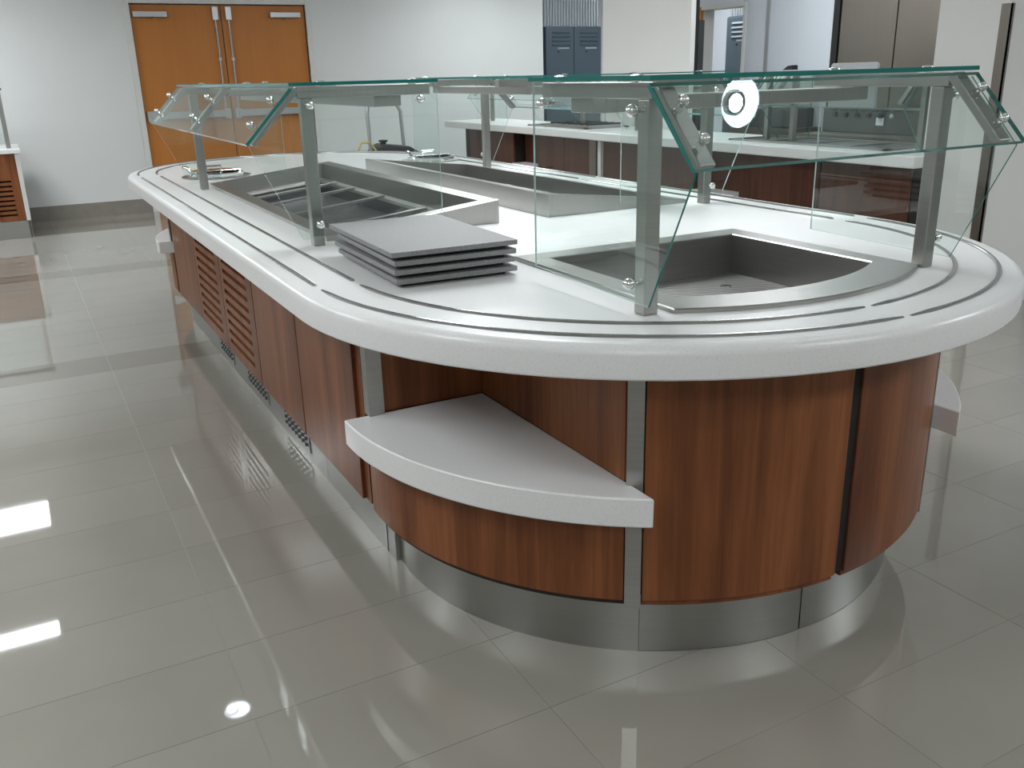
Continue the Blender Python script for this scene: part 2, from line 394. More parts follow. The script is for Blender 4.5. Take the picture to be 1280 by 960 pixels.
for k, (x, y, r) in enumerate(DOWNLIGHTS):
    th = thing('downlight', 'round lit ceiling downlight ' + ('above the right front of the island' if k == 0 else 'left of the island by its far end'), 'light', (x, y, HC))
    bm = bmesh.new(); lathe(bm, [(r, 0), (r + 0.02, 0), (r + 0.02, -0.012), (r, -0.012), (r, 0)], (x, y, HC), seg=32, cap=False); obj('trim_ring', bm, M['frame'], th, smooth=True)
    bm = bmesh.new(); lathe(bm, [(0.001, -0.002), (r, -0.002), (r, -0.006), (0.001, -0.006)], (x, y, HC), seg=32); obj('reflector', bm, M['cone'], th)
    bm = bmesh.new(); lathe(bm, [(0.001, -0.006), (r * .36, -0.006), (r * .36, -0.03), (0.001, -0.036)], (x - r * .42, y, HC), seg=20); obj('lamp', bm, M['lamp'], th)
    bm = bmesh.new(); lathe(bm, [(r * .36, -0.006), (r * .50, -0.006), (r * .50, -0.030), (r * .36, -0.030), (r * .36, -0.006)], (x - r * .42, y, HC), seg=20, cap=False); obj('lamp_collar', bm, M['steel_dark'], th)

# ------------------------------------------------------------------ the island
LI = 3.557                                     # distance between the centres of the two round ends
RC, TS = 1.051, 0.075
def stad(R, n=40, z=0.0):
    p = [(R * math.cos(PI + PI * i / n), R * math.sin(PI + PI * i / n), z) for i in range(n + 1)]
    return p + [(R * math.cos(PI * i / n), LI + R * math.sin(PI * i / n), z) for i in range(n + 1)]
W1 = (-0.755, -0.105, 0.70, 2.71)              # left hot well: x outer, x inner, y near, y far
PAN = [(-0.395, 0.055), (0.435, 0.055)] + [p for p in arc(0.80, -57.0, -119.6, 14)]
ct = thing('island_countertop', 'white speckled solid surface countertop of the oval serving island', 'countertop', (0, LI / 2, ZC))
def slab():
    bm = bmesh.new()
    prof = [(RC - 0.024, ZC)] + [(RC - 0.024 + 0.024 * math.sin(a), ZC - 0.024 + 0.024 * math.cos(a)) for a in (0.4, 0.8, 1.2, PI / 2)] + [(RC, ZC - TS + 0.004), (RC - 0.004, ZC - TS)]
    rings = [[bm.verts.new(p) for p in stad(R, 40, z)] for R, z in prof]
    n = len(rings[0])
    for a, b in zip(rings, rings[1:]):
        for i in range(n): bm.faces.new((a[i], a[(i + 1) % n], b[(i + 1) % n], b[i]))
    def sh(poly, s, c): return [(c[0] + (x - c[0]) * s, c[1] + (y - c[1]) * s) for x, y in poly]
    holes = []
    for s in (1, -1):
        h = [(W1[0] + .02, W1[2] + .02), (W1[1] - .02, W1[2] + .02), (W1[1] - .02, W1[3] - .02), (W1[0] + .02, W1[3] - .02)]
        holes.append([(x * s, y) for x, y in h])
    holes.append(sh(PAN, 0.94, (0.02, -0.36)))
    for cx, cy in ((-0.615, 3.22), (0.745, 3.27)):
        holes.append([(cx + 0.125 * math.cos(2 * PI * i / 20), cy + 0.125 * math.sin(2 * PI * i / 20)) for i in range(20)])
    tops, bots = [], []
    for h in holes:
        a = [bm.verts.new((x, y, ZC)) for x, y in h]; b = [bm.verts.new((x, y, ZC - TS)) for x, y in h]
        for i in range(len(h)): bm.faces.new((a[i], a[(i + 1) % len(h)], b[(i + 1) % len(h)], b[i]))
        tops.append(a); bots.append(b)
    for loops in ([rings[0]] + tops, [rings[-1]] + bots):
        es = []
        for lp in loops:
            for i in range(len(lp)):
                e = bm.edges.get((lp[i], lp[(i + 1) % len(lp)]))
                es.append(e or bm.edges.new((lp[i], lp[(i + 1) % len(lp)])))
        bmesh.ops.triangle_fill(bm, use_beauty=True, edges=es)
    o = obj('slab', bm, M['solid'], ct)
    for f in o.data.polygons: f.use_smooth = True
    o.data.set_sharp_from_angle(angle=math.radians(30))
slab()
def rail(path, R=None):
    bm = bmesh.new()
    prof = [(-0.0068, 0.0), (-0.0062, 0.0035), (-0.003, 0.006), (0.003, 0.006), (0.0062, 0.0035), (0.0068, 0.0)]
    rings = []
    for i, p in enumerate(path):
        a, b = path[max(i - 1, 0)], path[min(i + 1, len(path) - 1)]
        t = Vector((b[0] - a[0], b[1] - a[1], 0)).normalized(); nrm = Vector((-t.y, t.x, 0))
        s = 0.55 if i in (0, len(path) - 1) else 1.0
        rings.append([Vector((p[0], p[1], ZC - 0.0005)) + nrm * u * s + Vector((0, 0, h * s)) for u, h in prof])
    loft(bm, rings)
    return obj('tray_rail', bm, M['rail'], ct, smooth=True)
for R in (0.991, 0.887):
    gg = 0.012
    for s in (-1, 1):
        rail([(s * R, 0.045), (s * R, 0.055), (s * R, 1.69), (s * R, 1.70)])
        rail([(s * R, 1.725), (s * R, 1.735), (s * R, 3.43), (s * R, 3.44)])
    da = math.degrees(gg / R)
    for a0 in (180, 270):
        rail(arc(R, a0 + da, a0 + 90 - da, 26))
    for a0 in (0, 90):
        rail(arc(R, a0 + da, a0 + 90 - da, 26, LI))
for yj in (1.712,):                             # slab joints
    for s in (-1, 1):
        pass

# plinth, doors and panels
RP, RPL = 0.877, 0.80
def ring_poly(R0, R1, a0, a1, n, cy=0.0): return arc(R1, a0, a1, n, cy) + arc(R0, a1, a0, n, cy)
def curved(name, parent, a0, a1, z0, z1, mat, R1=RP, th=0.02, cy=0.0, n=None, bevel=0.002):
    n = n or max(2, int(abs(a1 - a0) / 3))
    bm = bmesh.new(); prism(bm, ring_poly(R1 - th, R1, a0, a1, n, cy), z0, z1)
    return obj(name, bm, mat, parent, smooth=True, bevel=bevel)
ZB, ZT = 0.195, 0.808
seams = [3.42, 2.69, 2.03, 1.39, 0.757, 0.15]
nm = ['farthest plain wood door', 'far slatted louvre door, smaller in view', 'near slatted louvre door, larger in view', 'plain wood door right of the louvre doors', 'plain wood door beside the corner shelf']
for k in range(5):
    y1, y0 = seams[k] - 0.0055, seams[k + 1] + 0.0055
    th = thing('base_cabinet', 'island left side cabinet with ' + nm[k], 'cabinet', (-0.8, (y0 + y1) / 2, 0), 'cabinets along the left of the island')
    bx('carcass', (-0.854, -0.45, y0 + .001, y1 - .001, 0.197, 0.69), M['wood_dark'], th)
    bx('plinth', (-0.812, -0.79, y0 - .004, y1 + .004, 0.0, 0.1965), M['plinth'], th)
    bx('filler', (-0.852, -0.84, y0 - .003, y1 + .003, 0.197, 0.80), M['dark_gap'], th)
    if k in (1, 2):
        bm = bmesh.new(); ns = 11; za, zb = 0.255, 0.775
        sl0, sl1 = y0 + 0.10, y1 - 0.055
        box(bm, -0.877, -0.856, y0, sl0, ZB, ZT); box(bm, -0.877, -0.856, sl1, y1, ZB, ZT)
        pitch = (zb - za) / ns
        zs = ZB
        for q in range(ns + 1):
            zc_ = za + q * pitch
            top = (zc_ - 0.010) if q < ns else ZT
            box(bm, -0.877, -0.856, sl0, sl1, zs, top); zs = zc_ + 0.010
        obj('louvre_door', bm, M['wood'], th)
    else:
        bx('door', (-0.877, -0.856, y0, y1, ZB, ZT), M['wood'], th, bevel=0.0015)
    vy = {1: (2.30, 2.62), 2: (1.60, 1.99), 3: (0.97, 1.33)}.get(k)
    if vy:
        bm = bmesh.new(); box(bm, -0.816, -0.8125, vy[0], vy[1], 0.03, 0.125); vt = obj('vent_grille', bm, M['plinth'], th)
        bm = bmesh.new(); yy = vy[0] + 0.02; row = 0
        while yy < vy[1] - 0.02:
            for q in range(3):
                z_ = 0.045 + q * 0.025 + (0.0 if row % 2 else 0.008)
                box(bm, -0.8185, -0.8155, yy, yy + 0.012, z_, z_ + 0.013)
            yy += 0.024; row += 1
        o = obj('vent_slots', bm, M['vent_hole'], vt); o['kind'] = 'stuff'
    if k == 4:
        bx('end_strip', (-0.866, -0.845, 0.108, y0 - .001, ZB, ZT), M['wood'], th)
        bx('end_gap', (-0.845, -0.835, 0.072, 0.108, ZB, ZT), M['dark_gap'], th)
th = thing('island_side_panelling', 'wood panelled far long side of the oval island facing the back counters', 'panelling', (0.8, LI / 2, 0))
bx('carcass', (0.45, 0.854, 0.095, 3.42, 0.14, 0.69), M['wood_dark'], th)
bx('plinth', (0.79, 0.812, 0.05, 3.5, 0.0, 0.14), M['plinth'], th)
for k in range(5):
    bx('panel', (0.856, 0.877, seams[k + 1] + .004, seams[k] - .004, ZB, ZT), M['wood'], th, bevel=0.0015)
th = thing('island_core', 'dark inner frame of the oval island behind its panels', 'frame', (0, LI / 2, 0))
bx('core', (-0.445, 0.445, -0.40, LI + 0.40, 0.0, 0.69), M['wood_dark'], th)

# curved cabinets at the near end
def curved_cab(a0, a1, label, cy=0.0, plinth=None, face='curved_panel'):
    am = math.radians((a0 + a1) / 2)
    th = thing('curved_cabinet', label, 'cabinet', (0.8 * math.cos(am), cy + 0.8 * math.sin(am), 0))
    curved(face, th, a0, a1, ZB, ZT, M['wood'], cy=cy)
    curved('backing', th, a0 - .5, a1 + .5, 0.197, 0.79, M['dark_gap'], R1=RP - 0.024, th=0.02, cy=cy)
    p0, p1 = plinth or (a0, a1)
    curved('plinth', th, p0, p1, 0.0, 0.1775, M['plinth'], R1=RPL, th=0.02, cy=cy)
    curved('under_board', th, a0, a1, 0.178, 0.1945, M['wood'], R1=RP - 0.01, th=0.09, cy=cy)
    return th
curved_cab(-123.9, -90.4, 'wide curved cherry wood panel cabinet at the rounded near end, beside the shelf', plinth=(-124, -92.3))
curved_cab(-88.4, -56.1, 'curved cherry wood panel cabinet right of the dark seam at the near end', plinth=(-92.0, -56.1))
gt = thing('seam_shade_strip', 'dark upright strip imitating shade in the seam between the two curved wood panels', 'strip', (0.012, -0.86, 0))
curved('strip', gt, -90.36, -88.44, 0.197, 0.80, M['dark_gap'], R1=RP - 0.006, th=0.012)  # near-black strip added to imitate the shade between the panels
curved_cab(56.1, 123.9, 'curved wood cabinet closing the far rounded end of the island', cy=LI)

def corner_shelf(sx, sy, label, grp='corner shelves of the island'):
    """quarter-round open niche with a white shelf; sx, sy mirror it"""
    def mp(x, y): return (x * sx, y if sy > 0 else LI - y)
    th = thing('corner_shelf_unit', label, 'shelf', (*mp(-0.7, -0.35), 0), grp)
    def pr(name, poly, z0, z1, mat, bevel=0.0, smooth=False, **k):
        bm = bmesh.new(); prism(bm, [mp(*p) for p in poly], z0, z1); return obj(name, bm, mat, th, bevel=bevel, smooth=smooth, **k)
    R = 0.948
    a1 = 180 + math.degrees(math.asin(0.507 / R)) * 0
    arcp = arc(R, 177.2, 237.3, 22)
    pr('shelf', [(-0.516, 0.047)] + arcp, 0.427, 0.50, M['solid'], bevel=0.004, smooth=True)
    pr('lower_panel', ring_poly(RP - 0.02, RP, 175.5, 233.2, 20), ZB, 0.4265, M['wood'], smooth=True)
    pr('lower_backing', ring_poly(RP - 0.05, RP - 0.024, 176, 236, 20), 0.197, 0.42, M['dark_gap'])
    pr('plinth', ring_poly(RPL - 0.02, RPL, 174.5, 236, 22), 0.0, 0.1775, M['plinth'], smooth=True)
    pr('plinth', [(-0.812, 0.079), (-0.79, 0.079), (-0.79, 0.1405), (-0.812, 0.1405)], 0.0, 0.1775, M['plinth'])
    pr('niche_wall', [(-0.83, 0.05), (-0.50, 0.05), (-0.50, 0.07), (-0.83, 0.07)], 0.5005, 0.80, M['wood'])
    pr('niche_wall', [(-0.515, 0.049), (-0.515, -0.685), (-0.495, -0.685), (-0.495, 0.049)], 0.5005, 0.80, M['wood'])
    pr('edge_trim', [(-0.877, 0.030), (-0.832, 0.030), (-0.832, 0.070), (-0.877, 0.070)], 0.5005, 0.808, M['steel'])
    pr('corner_post', ring_poly(0.80, RP + 0.003, 233.4, 235.9, 2), ZB - 0.02, 0.808, M['steel'])
    pr('under_board', ring_poly(0.60, RP - 0.012, 176, 236, 20), 0.178, 0.19, M['wood_dark'])
    return th
corner_shelf(1, 1, 'white quarter-round shelf in the open niche at the near left of the island')
corner_shelf(-1, 1, 'white corner shelf peeking out at the near right of the island')
corner_shelf(1, -1, 'small white corner shelf at the far left end of the island')

# ------------------------------------------------------------------ wells in the top
def hot_well(s, label):
    th = thing('hot_food_well', label, 'food well', (s * -0.43, 1.7, ZC))
    X0w, X1w, Ya, Yb = W1
    F = 0.055
    def zt(x): return 0.899 + (x - X0w) / (X1w - X0w) * 0.072
    def P(x, y, dz): return (x * s, y, zt(x) + dz)
    def ring(i, dz): return [P(X0w + i, Ya + i, dz), P(X1w - i, Ya + i, dz), P(X1w - i, Yb - i, dz), P(X0w + i, Yb - i, dz)]
    def flat(i, z): return [(X0w * s + s * i, Ya + i, z), (X1w * s - s * i, Ya + i, z), (X1w * s - s * i, Yb - i, z), (X0w * s + s * i, Yb - i, z)]
    bm = bmesh.new(); loft(bm, [flat(0, ZC), ring(0, -0.002), ring(0.003, 0), ring(F, 0), ring(F + .004, -0.075)], cap=False)
    obj('rim', bm, M['steel_h'], th)
    bm = bmesh.new(); loft(bm, [ring(F + .003, -0.074), ring(F + .035, -0.076), ring(F + .038, -0.088)], cap=False)
    obj('ledge', bm, M['steel_h'], th)
    bm = bmesh.new(); loft(bm, [ring(F + .037, -0.084), ring(F + .040, -0.140)], cap=False)
    vs_ = [bm.verts.new(p) for p in ring(F + .036, -0.138)]; bm.faces.new(vs_)
    obj('basin', bm, M['steel_dark'], th)
    for yb in (1.195, 1.68, 2.08, 2.37):
        bm = bmesh.new()
        a, b = X0w + F + .02, X1w - F - .02
        for y_a, y_b in ((yb - 0.012, yb + 0.012),):
            v = [bm.verts.new(p) for p in (P(a, y_a, -.078), P(b, y_a, -.078), P(b, y_b, -.078), P(a, y_b, -.078), P(a, y_a, -.066), P(b, y_a, -.066), P(b, y_b, -.066), P(a, y_b, -.066))]
            for f in ((0, 3, 2, 1), (4, 5, 6, 7), (0, 1, 5, 4), (1, 2, 6, 5), (2, 3, 7, 6), (3, 0, 4, 7)): bm.faces.new([v[i] for i in f])
        obj('divider_bar', bm, M['steel_h'], th, bevel=0.002)
    return th
hot_well(1, 'tilted rectangular stainless food well with divider bars on the left of the island')
hot_well(-1, 'tilted rectangular stainless food well on the right of the island')

def display_pan():
    th = thing('display_pan', 'recessed stainless display pan with curved front at the near end of the island', 'food well', (0.02, -0.36, ZC))
    zr = ZC + 0.011
    c = (0.02, -0.33)
    inner = [(-0.322, -0.025), (0.362, -0.025)] + arc(0.685, -57.8, -118.0, 14)
    def lerp(z, poly): return [(x, y, z) for x, y in poly]
    def sh(poly, s): return [(c[0] + (x - c[0]) * s, c[1] + (y - c[1]) * s) for x, y in poly]
    bm = bmesh.new()
    loft(bm, [lerp(ZC, PAN), lerp(zr - .003, PAN), lerp(zr, sh(PAN, 0.993)), lerp(zr, inner), lerp(zr - .003, sh(inner, 0.99))], cap=False)
    obj('flange', bm, M['steel_h'], th)
    bm = bmesh.new(); loft(bm, [lerp(zr - .002, sh(inner, 0.992)), lerp(0.772, sh(inner, 0.97))], cap=False)
    obj('pan_wall', bm, M['steel_pan'], th)
    bm = bmesh.new(); prism(bm, sh(inner, 0.985), 0.762, 0.774); obj('ribbed_floor', bm, M['ribbed'], th)
    bm = bmesh.new(); lathe(bm, [(0.001, 0), (0.017, 0), (0.017, 0.003), (0.012, 0.004), (0.001, 0.004)], (0.20, -0.19, 0.774), seg=16); obj('drain', bm, M['chrome'], th)
display_pan()

def soup_well(cx, cy, label):
    th = thing('soup_well', label, 'soup well', (cx, cy, ZC), 'round soup wells at the far end of the island')
    bm = bmesh.new(); lathe(bm, [(0.125, -0.06), (0.125, 0.002), (0.19, 0.002), (0.19, 0.006), (0.13, 0.008), (0.118, 0.0), (0.118, -0.06)], (cx, cy, ZC), seg=40); obj('flange', bm, M['steel_h'], th, smooth=True)
    bm = bmesh.new(); lathe(bm, [(0.150, 0.006), (0.150, 0.022), (0.145, 0.026), (0.132, 0.026), (0.128, 0.020), (0.124, -0.05)], (cx, cy, ZC), seg=40); obj('collar', bm, M['chrome'], th, smooth=True)
    bm = bmesh.new(); lathe(bm, [(0.001, -0.050), (0.123, -0.050), (0.123, -0.056), (0.001, -0.056)], (cx, cy, ZC), seg=40); obj('basin', bm, M['steel_dark'], th)
    # half lid folded over the far half
    bm = bmesh.new()
    pts = [(cx + 0.146 * math.cos(PI * i / 16), cy + 0.02 + 0.126 * math.sin(PI * i / 16)) for i in range(17)]
    prism(bm, pts, ZC + 0.027, ZC + 0.033); lid = obj('lid', bm, M['chrome'], th, bevel=0.002)
    bm = bmesh.new(); tube(bm, [(cx - 0.04, cy + 0.05, ZC + 0.032), (cx - 0.04, cy + 0.05, ZC + 0.055), (cx + 0.04, cy + 0.05, ZC + 0.055), (cx + 0.04, cy + 0.05, ZC + 0.032)], 0.006, 8); obj('lid_handle', bm, M['chrome'], lid, smooth=True)
    bm = bmesh.new(); tube(bm, [(cx - 0.125, cy - 0.02, ZC + 0.02), (cx - 0.15, cy - 0.03, ZC + 0.045), (cx - 0.165, cy - 0.035, ZC + 0.062), (cx - 0.185, cy - 0.04, ZC + 0.066)], 0.009, 8)
    box(bm, cx - 0.15, cx - 0.11, cy - 0.04, cy + 0.0, ZC + 0.006, ZC + 0.036); obj('latch', bm, M['chrome'], th, smooth=True)
soup_well(-0.615, 3.22, 'round chrome soup well behind the left glass guard post')
soup_well(0.745, 3.27, 'round chrome soup well beyond the right food well')

# ------------------------------------------------------------------ sneeze guards
ZA0, ZA1, ZG0, ZG1 = 1.343, 1.377, 1.3805, 1.3905
def sneeze_guard(label, T, Lg, mids=(), green=False):
    """T maps (u along, v inward, z) to the world; posts at u = 0 and u = Lg"""
    o0 = T(Lg / 2, 0, ZC)
    th = thing('sneeze_guard', label, 'sneeze guard', o0, 'glass sneeze guards on the island')
    def dirv(u, v, z): return Vector(T(u, v, z)) - Vector(T(0, 0, 0))
    U, V = dirv(1, 0, 0), dirv(0, 1, 0); Zv = Vector((0, 0, 1))
    A, B = Vector((0, -0.055, 1.372)), Vector((0, -0.205, 1.215))
    sl = (B - A).normalized(); nrm = Vector((0, -abs(sl.z), abs(sl.y)))           # out and up
    H = 0.019
    for u in (0.0, Lg):
        bm = bmesh.new(); orient_box(bm, T(u, 0, (ZC + ZA0) / 2), U, V, Zv, H, H, (ZA0 - ZC) / 2 - 0.0002); obj('post', bm, M['steel'], th, bevel=0.003)
    for u in [0.0, Lg] + list(mids):
        bm = bmesh.new(); orient_box(bm, T(u, 0.193, (ZA0 + ZA1) / 2), U, V, Zv, H, 0.222, (ZA1 - ZA0) / 2); obj('arm', bm, M['steel_h'], th, bevel=0.002)
        mid = A.lerp(B, 0.43) - nrm * 0.017
        bm = bmesh.new(); ln = (B - A).length
        orient_box(bm, T(u, mid.y, mid.z), U, dirv(*sl), dirv(*nrm), 0.021, ln * 0.50, 0.011)
        br = obj('bracket', bm, M['steel_pan'], th, bevel=0.003)
        for f in (0.27, 0.72):
            p = A.lerp(B, f) + nrm * 0.004
            bm = bmesh.new(); ball_bolt(bm, T(u, p.y, p.z), dirv(*nrm), 0.0115); obj('bolt', bm, M['chrome'], br, smooth=True)
        for v in (0.05, 0.36):
            bm = bmesh.new(); lathe(bm, [(0.013, -0.003), (0.013, 0.010), (0.017, 0.0102), (0.016, 0.014), (0.008, 0.017), (0.001, 0.0175)], T(u, v, ZA1), seg=14); obj('top_cap', bm, M['chrome'], th, smooth=True)
    # top glass
    bm = bmesh.new(); prism(bm, [(-0.048, -0.06), (Lg + 0.048, -0.06), (Lg + 0.048, 0.432), (-0.048, 0.432)], ZG0, ZG1, 1, T)
    obj('top_glass', bm, [M['glass'], M['edge']], th)
    # sloped front glass
    bm = bmesh.new(); t = nrm * 0.005
    c = [A + t, B + t, B - t, A - t]
    va = [bm.verts.new(T(-0.048, p.y, p.z)) for p in c]; vb = [bm.verts.new(T(Lg + 0.048, p.y, p.z)) for p in c]
    for i in range(4):
        f = bm.faces.new((va[i], va[(i + 1) % 4], vb[(i + 1) % 4], vb[i])); f.material_index = 0 if i in (0, 2) else 1
    for q in (va, vb): f = bm.faces.new(q); f.material_index = 1
    obj('sloped_glass', bm, [M['glass'], M['edge']], th)
    # end panels
    for s, u in ((-1, -0.034), (1, Lg + 0.034)):
        poly = [(0.432, 0.925), (0.432, 1.3775), (-0.052, 1.366), (-0.196, 1.208), (-0.056, 0.915)]
        bm = bmesh.new(); prism(bm, poly, u - 0.0026, u + 0.0026, 1, lambda v, z, uu: T(uu, v, z))
        bm.faces.ensure_lookup_table()
        for q in (2, 6): bm.faces[q].material_index = 2
        if not green:
            for q in (2, 3, 4, 5, 6): bm.faces[q].material_index = 2
        ep = obj('end_panel', bm, [M['glass'], M['edge'], M['edge_pale']], th)
        for v, z in ((0.0, 0.958), (0.0, 1.322), (0.368, 1.330)):
            bm = bmesh.new(); ball_bolt(bm, T(u + s * 0.0025, v, z), U * s, 0.0135, 0.002); lathe(bm, [(0.0055, 0.0), (0.0055, 0.016)], T(u - s * 0.019, v, z), U * s, 10)
            obj('panel_bolt', bm, M['chrome'], ep, smooth=True)
    # light channel under the glass
    bm = bmesh.new(); orient_box(bm, T(Lg / 2, 0.275, 1.326), U, V, Zv, Lg / 2 - 0.005, 0.046, 0.0168); fx = obj('light_channel', bm, M['steel_h'], th, bevel=0.002)
    bm = bmesh.new(); orient_box(bm, T(Lg / 2, 0.275, 1.3085), U, V, Zv, Lg / 2 - 0.04, 0.032, 0.0012); obj('light_lens', bm, M['dim_glass'], fx)
    return th
sneeze_guard('glass sneeze guard over the curved pan at the near end of the island', lambda u, v, z: (-0.446 + u, -0.66 + v, z), 0.906, (), True)
sneeze_guard('long glass sneeze guard over the left food well of the island', lambda u, v, z: (-0.80 + v, 0.645 + u, z), 1.938, (0.985,))
sneeze_guard('long glass sneeze guard over the right food well of the island, towards the back counters', lambda u, v, z: (0.80 - v, 0.645 + u, z), 1.938, (0.985,))

# ------------------------------------------------------------------ stack of stone trays
tn = ['bottom slab of the stack', 'second slab from the bottom of the stack', 'third slab from the bottom of the stack', 'top slab of the stack']
for k in range(4):
    z0 = ZC + 0.0005 + k * 0.0240
    top = k == 3
    cx, cy, rz = -0.646 + (0.004, -0.003, 0.002, -0.004)[k], 0.148 + (0.0, 0.004, -0.003, 0.010)[k], math.radians(-2.2 + (0.0, 0.7, -0.5, 0.3)[k])
    th = thing('stone_tray', 'grey granite serving slab, ' + tn[k] + ' on the white counter', 'tray', (cx, cy, z0), 'stacked granite serving slabs')
    hx, hy = (0.178, 0.285) if top else (0.172, 0.268)
    bm = bmesh.new(); box(bm, cx - hx, cx + hx, cy - hy, cy + hy, z0 + 0.0098, z0 + 0.0234); obj('slab', bm, M['stone'], th, bevel=0.002)
    bm = bmesh.new(); box(bm, cx - hx * .86, cx + hx * .86, cy - hy * .90, cy + hy * .90, z0, z0 + 0.0097); obj('rubber_base', bm, M['black'], th)
    th.rotation_euler = (0, 0, rz)

# ------------------------------------------------------------------ serving counters along the right
XF = 2.98
def counter(label, y0, y1, doors, recess, wells, xf=XF, poly=None):
    th = thing('serving_counter', label, 'counter', (xf + .35, (y0 + y1) / 2, 0), 'serving counters along the right wall')
    bm = bmesh.new(); prism(bm, poly or [(xf, y0), (3.72, y0), (3.72, y1), (xf, y1)], ZC - 0.07, ZC); obj('slab', bm, M['solid'], th, bevel=0.008)
    bx('carcass', (3.26, 3.70, y0 + .12, y1 - .03, 0.12, ZC - 0.072), M['wood_dark'], th)
    bx('plinth', (3.18, 3.68, y0 + .12, y1 - .04, 0.0, 0.12), M['plinth'], th)
    for a, b in doors:
        bx('door', (3.10, 3.122, a + .006, b - .006, 0.15, ZC - 0.074), M['wood_back'], th, bevel=0.002)
        bx('door_backing', (3.124, 3.255, a, b, 0.14, ZC - 0.074), M['wood_dark'], th)
    for a, b in recess:
        bx('niche_shelf', (3.06, 3.255, a + .002, b - .002, 0.44, 0.50), M['solid'], th)
        bx('niche_panel', (3.10, 3.122, a + .006, b - .006, 0.15, 0.438), M['wood_back'], th)
        bx('niche_back', (3.225, 3.255, a, b, 0.5005, ZC - 0.074), M['wood_back'], th)
    for a, b, n in wells:
        bm = bmesh.new()
        for q in ((3.16, 3.66, a, a + .03), (3.16, 3.66, b - .03, b), (3.16, 3.20, a, b), (3.62, 3.66, a, b)): box(bm, *q, ZC - 0.001, ZC + 0.012)
        for i in range(1, n): yy = a + (b - a) * i / n; box(bm, 3.2, 3.62, yy - .012, yy + .012, ZC - 0.001, ZC + 0.012)
        wl = obj('well_frame', bm, M['steel_h'], th)
        for i in range(n):
            ya, yb = a + (b - a) * i / n + .013, a + (b - a) * (i + 1) / n - .013
            bx('well_pan', (3.205, 3.615, ya + .01, yb - .01, ZC + 0.0002, ZC + 0.003), M['steel_dark'], wl)
    return th
c1 = counter('far white topped serving counter with brown doors behind the island', 4.86, 8.05, [(7.05, 7.58), (6.50, 7.05), (5.48, 6.0), (5.03, 5.48)], [(6.0, 6.48)], [(5.2, 6.3, 3)], xf=3.0)
bx('end_panel', (3.09, 3.12, 4.91, 5.02, 0.0, ZC - 0.074), M['steel'], c1)
c2 = counter('near white topped serving counter with brown doors behind the island', 1.40, 4.85, [(4.15, 4.80), (3.50, 4.15), (2.22, 3.0), (1.50, 2.21)], [(3.0, 3.50)], [(1.75, 3.2, 4)],
             poly=[(XF, 1.40), (3.19, 1.40), (3.19, 1.522), (3.72, 1.522), (3.72, 4.85), (XF, 4.85)])
bx('end_trim', (3.07, 3.10, 4.80, 4.85, 0.0, ZC - 0.074), M['frame'], c2)
def back_guard(label, y0, y1):
    th = thing('sneeze_guard', label, 'sneeze guard', (3.35, (y0 + y1) / 2, ZC), 'glass guards on the right counters')
    for y in (y0 + .08, y1 - .08):
        bx('post', (3.36, 3.395, y - .018, y + .018, ZC, 1.333), M['steel'], th)
        bx('arm', (3.33, 3.60, y - .015, y + .015, 1.333, 1.358), M['steel'], th)
    bm = bmesh.new(); prism(bm, [(3.27, y0), (3.66, y0), (3.66, y1), (3.27, y1)], 1.3585, 1.3665, 1); obj('top_glass', bm, [M['glass'], M['edge']], th)
    bm = bmesh.new(); A, B, t = Vector((3.285, 0, 1.352)), Vector((3.10, 0, 1.14)), Vector((-0.0035, 0, 0.003))
    c = [A + t, B + t, B - t, A - t]
    va = [bm.verts.new((p.x, y0, p.z)) for p in c]; vb = [bm.verts.new((p.x, y1, p.z)) for p in c]
    for i in range(4): f = bm.faces.new((va[i], va[(i + 1) % 4], vb[(i + 1) % 4], vb[i])); f.material_index = 0 if i in (0, 2) else 1
    for q in (va, vb): f = bm.faces.new(q); f.material_index = 1
    obj('sloped_glass', bm, [M['glass'], M['edge']], th)
    for y in (y0 + .08, y1 - .08):
        bm = bmesh.new(); orient_box(bm, (3.24, y, 1.265), (0, 1, 0), (B - A), (-0.7, 0, 0.6), 0.015, 0.13, 0.008); obj('bracket', bm, M['steel'], th)
    for y in (y0 + .02, y1 - .02):
        bm = bmesh.new(); prism(bm, [(3.60, 0.90), (3.60, 1.35), (3.295, 1.345), (3.12, 1.14), (3.30, 0.90)], y - .004, y + .004, 1, lambda x, z, yy: (x, yy, z)); obj('end_panel', bm, [M['glass'], M['edge']], th)
back_guard('glass guard on the far right-hand counter, nearest the double doors', 5.5, 7.6)
back_guard('glass guard on the right-hand counter in front of the white pier', 2.95, 4.75)
back_guard('glass guard at the near end of the right-hand counter, before the steel range', 1.60, 2.85)

# things on the far counter
th = thing('tray_slide_rack', 'low dark rack lying on the far right-hand counter', 'rack', (3.40, 5.6, ZC))
for q in range(7):
    yy = 5.25 + q * 0.11
    bx('rack_bar', (3.22, 3.60, yy, yy + 0.03, ZC + 0.03, ZC + 0.045), M['black'], th)
bx('rack_base', (3.22, 3.60, 5.24, 5.96, ZC + 0.012, ZC + 0.03), M['alu'], th)

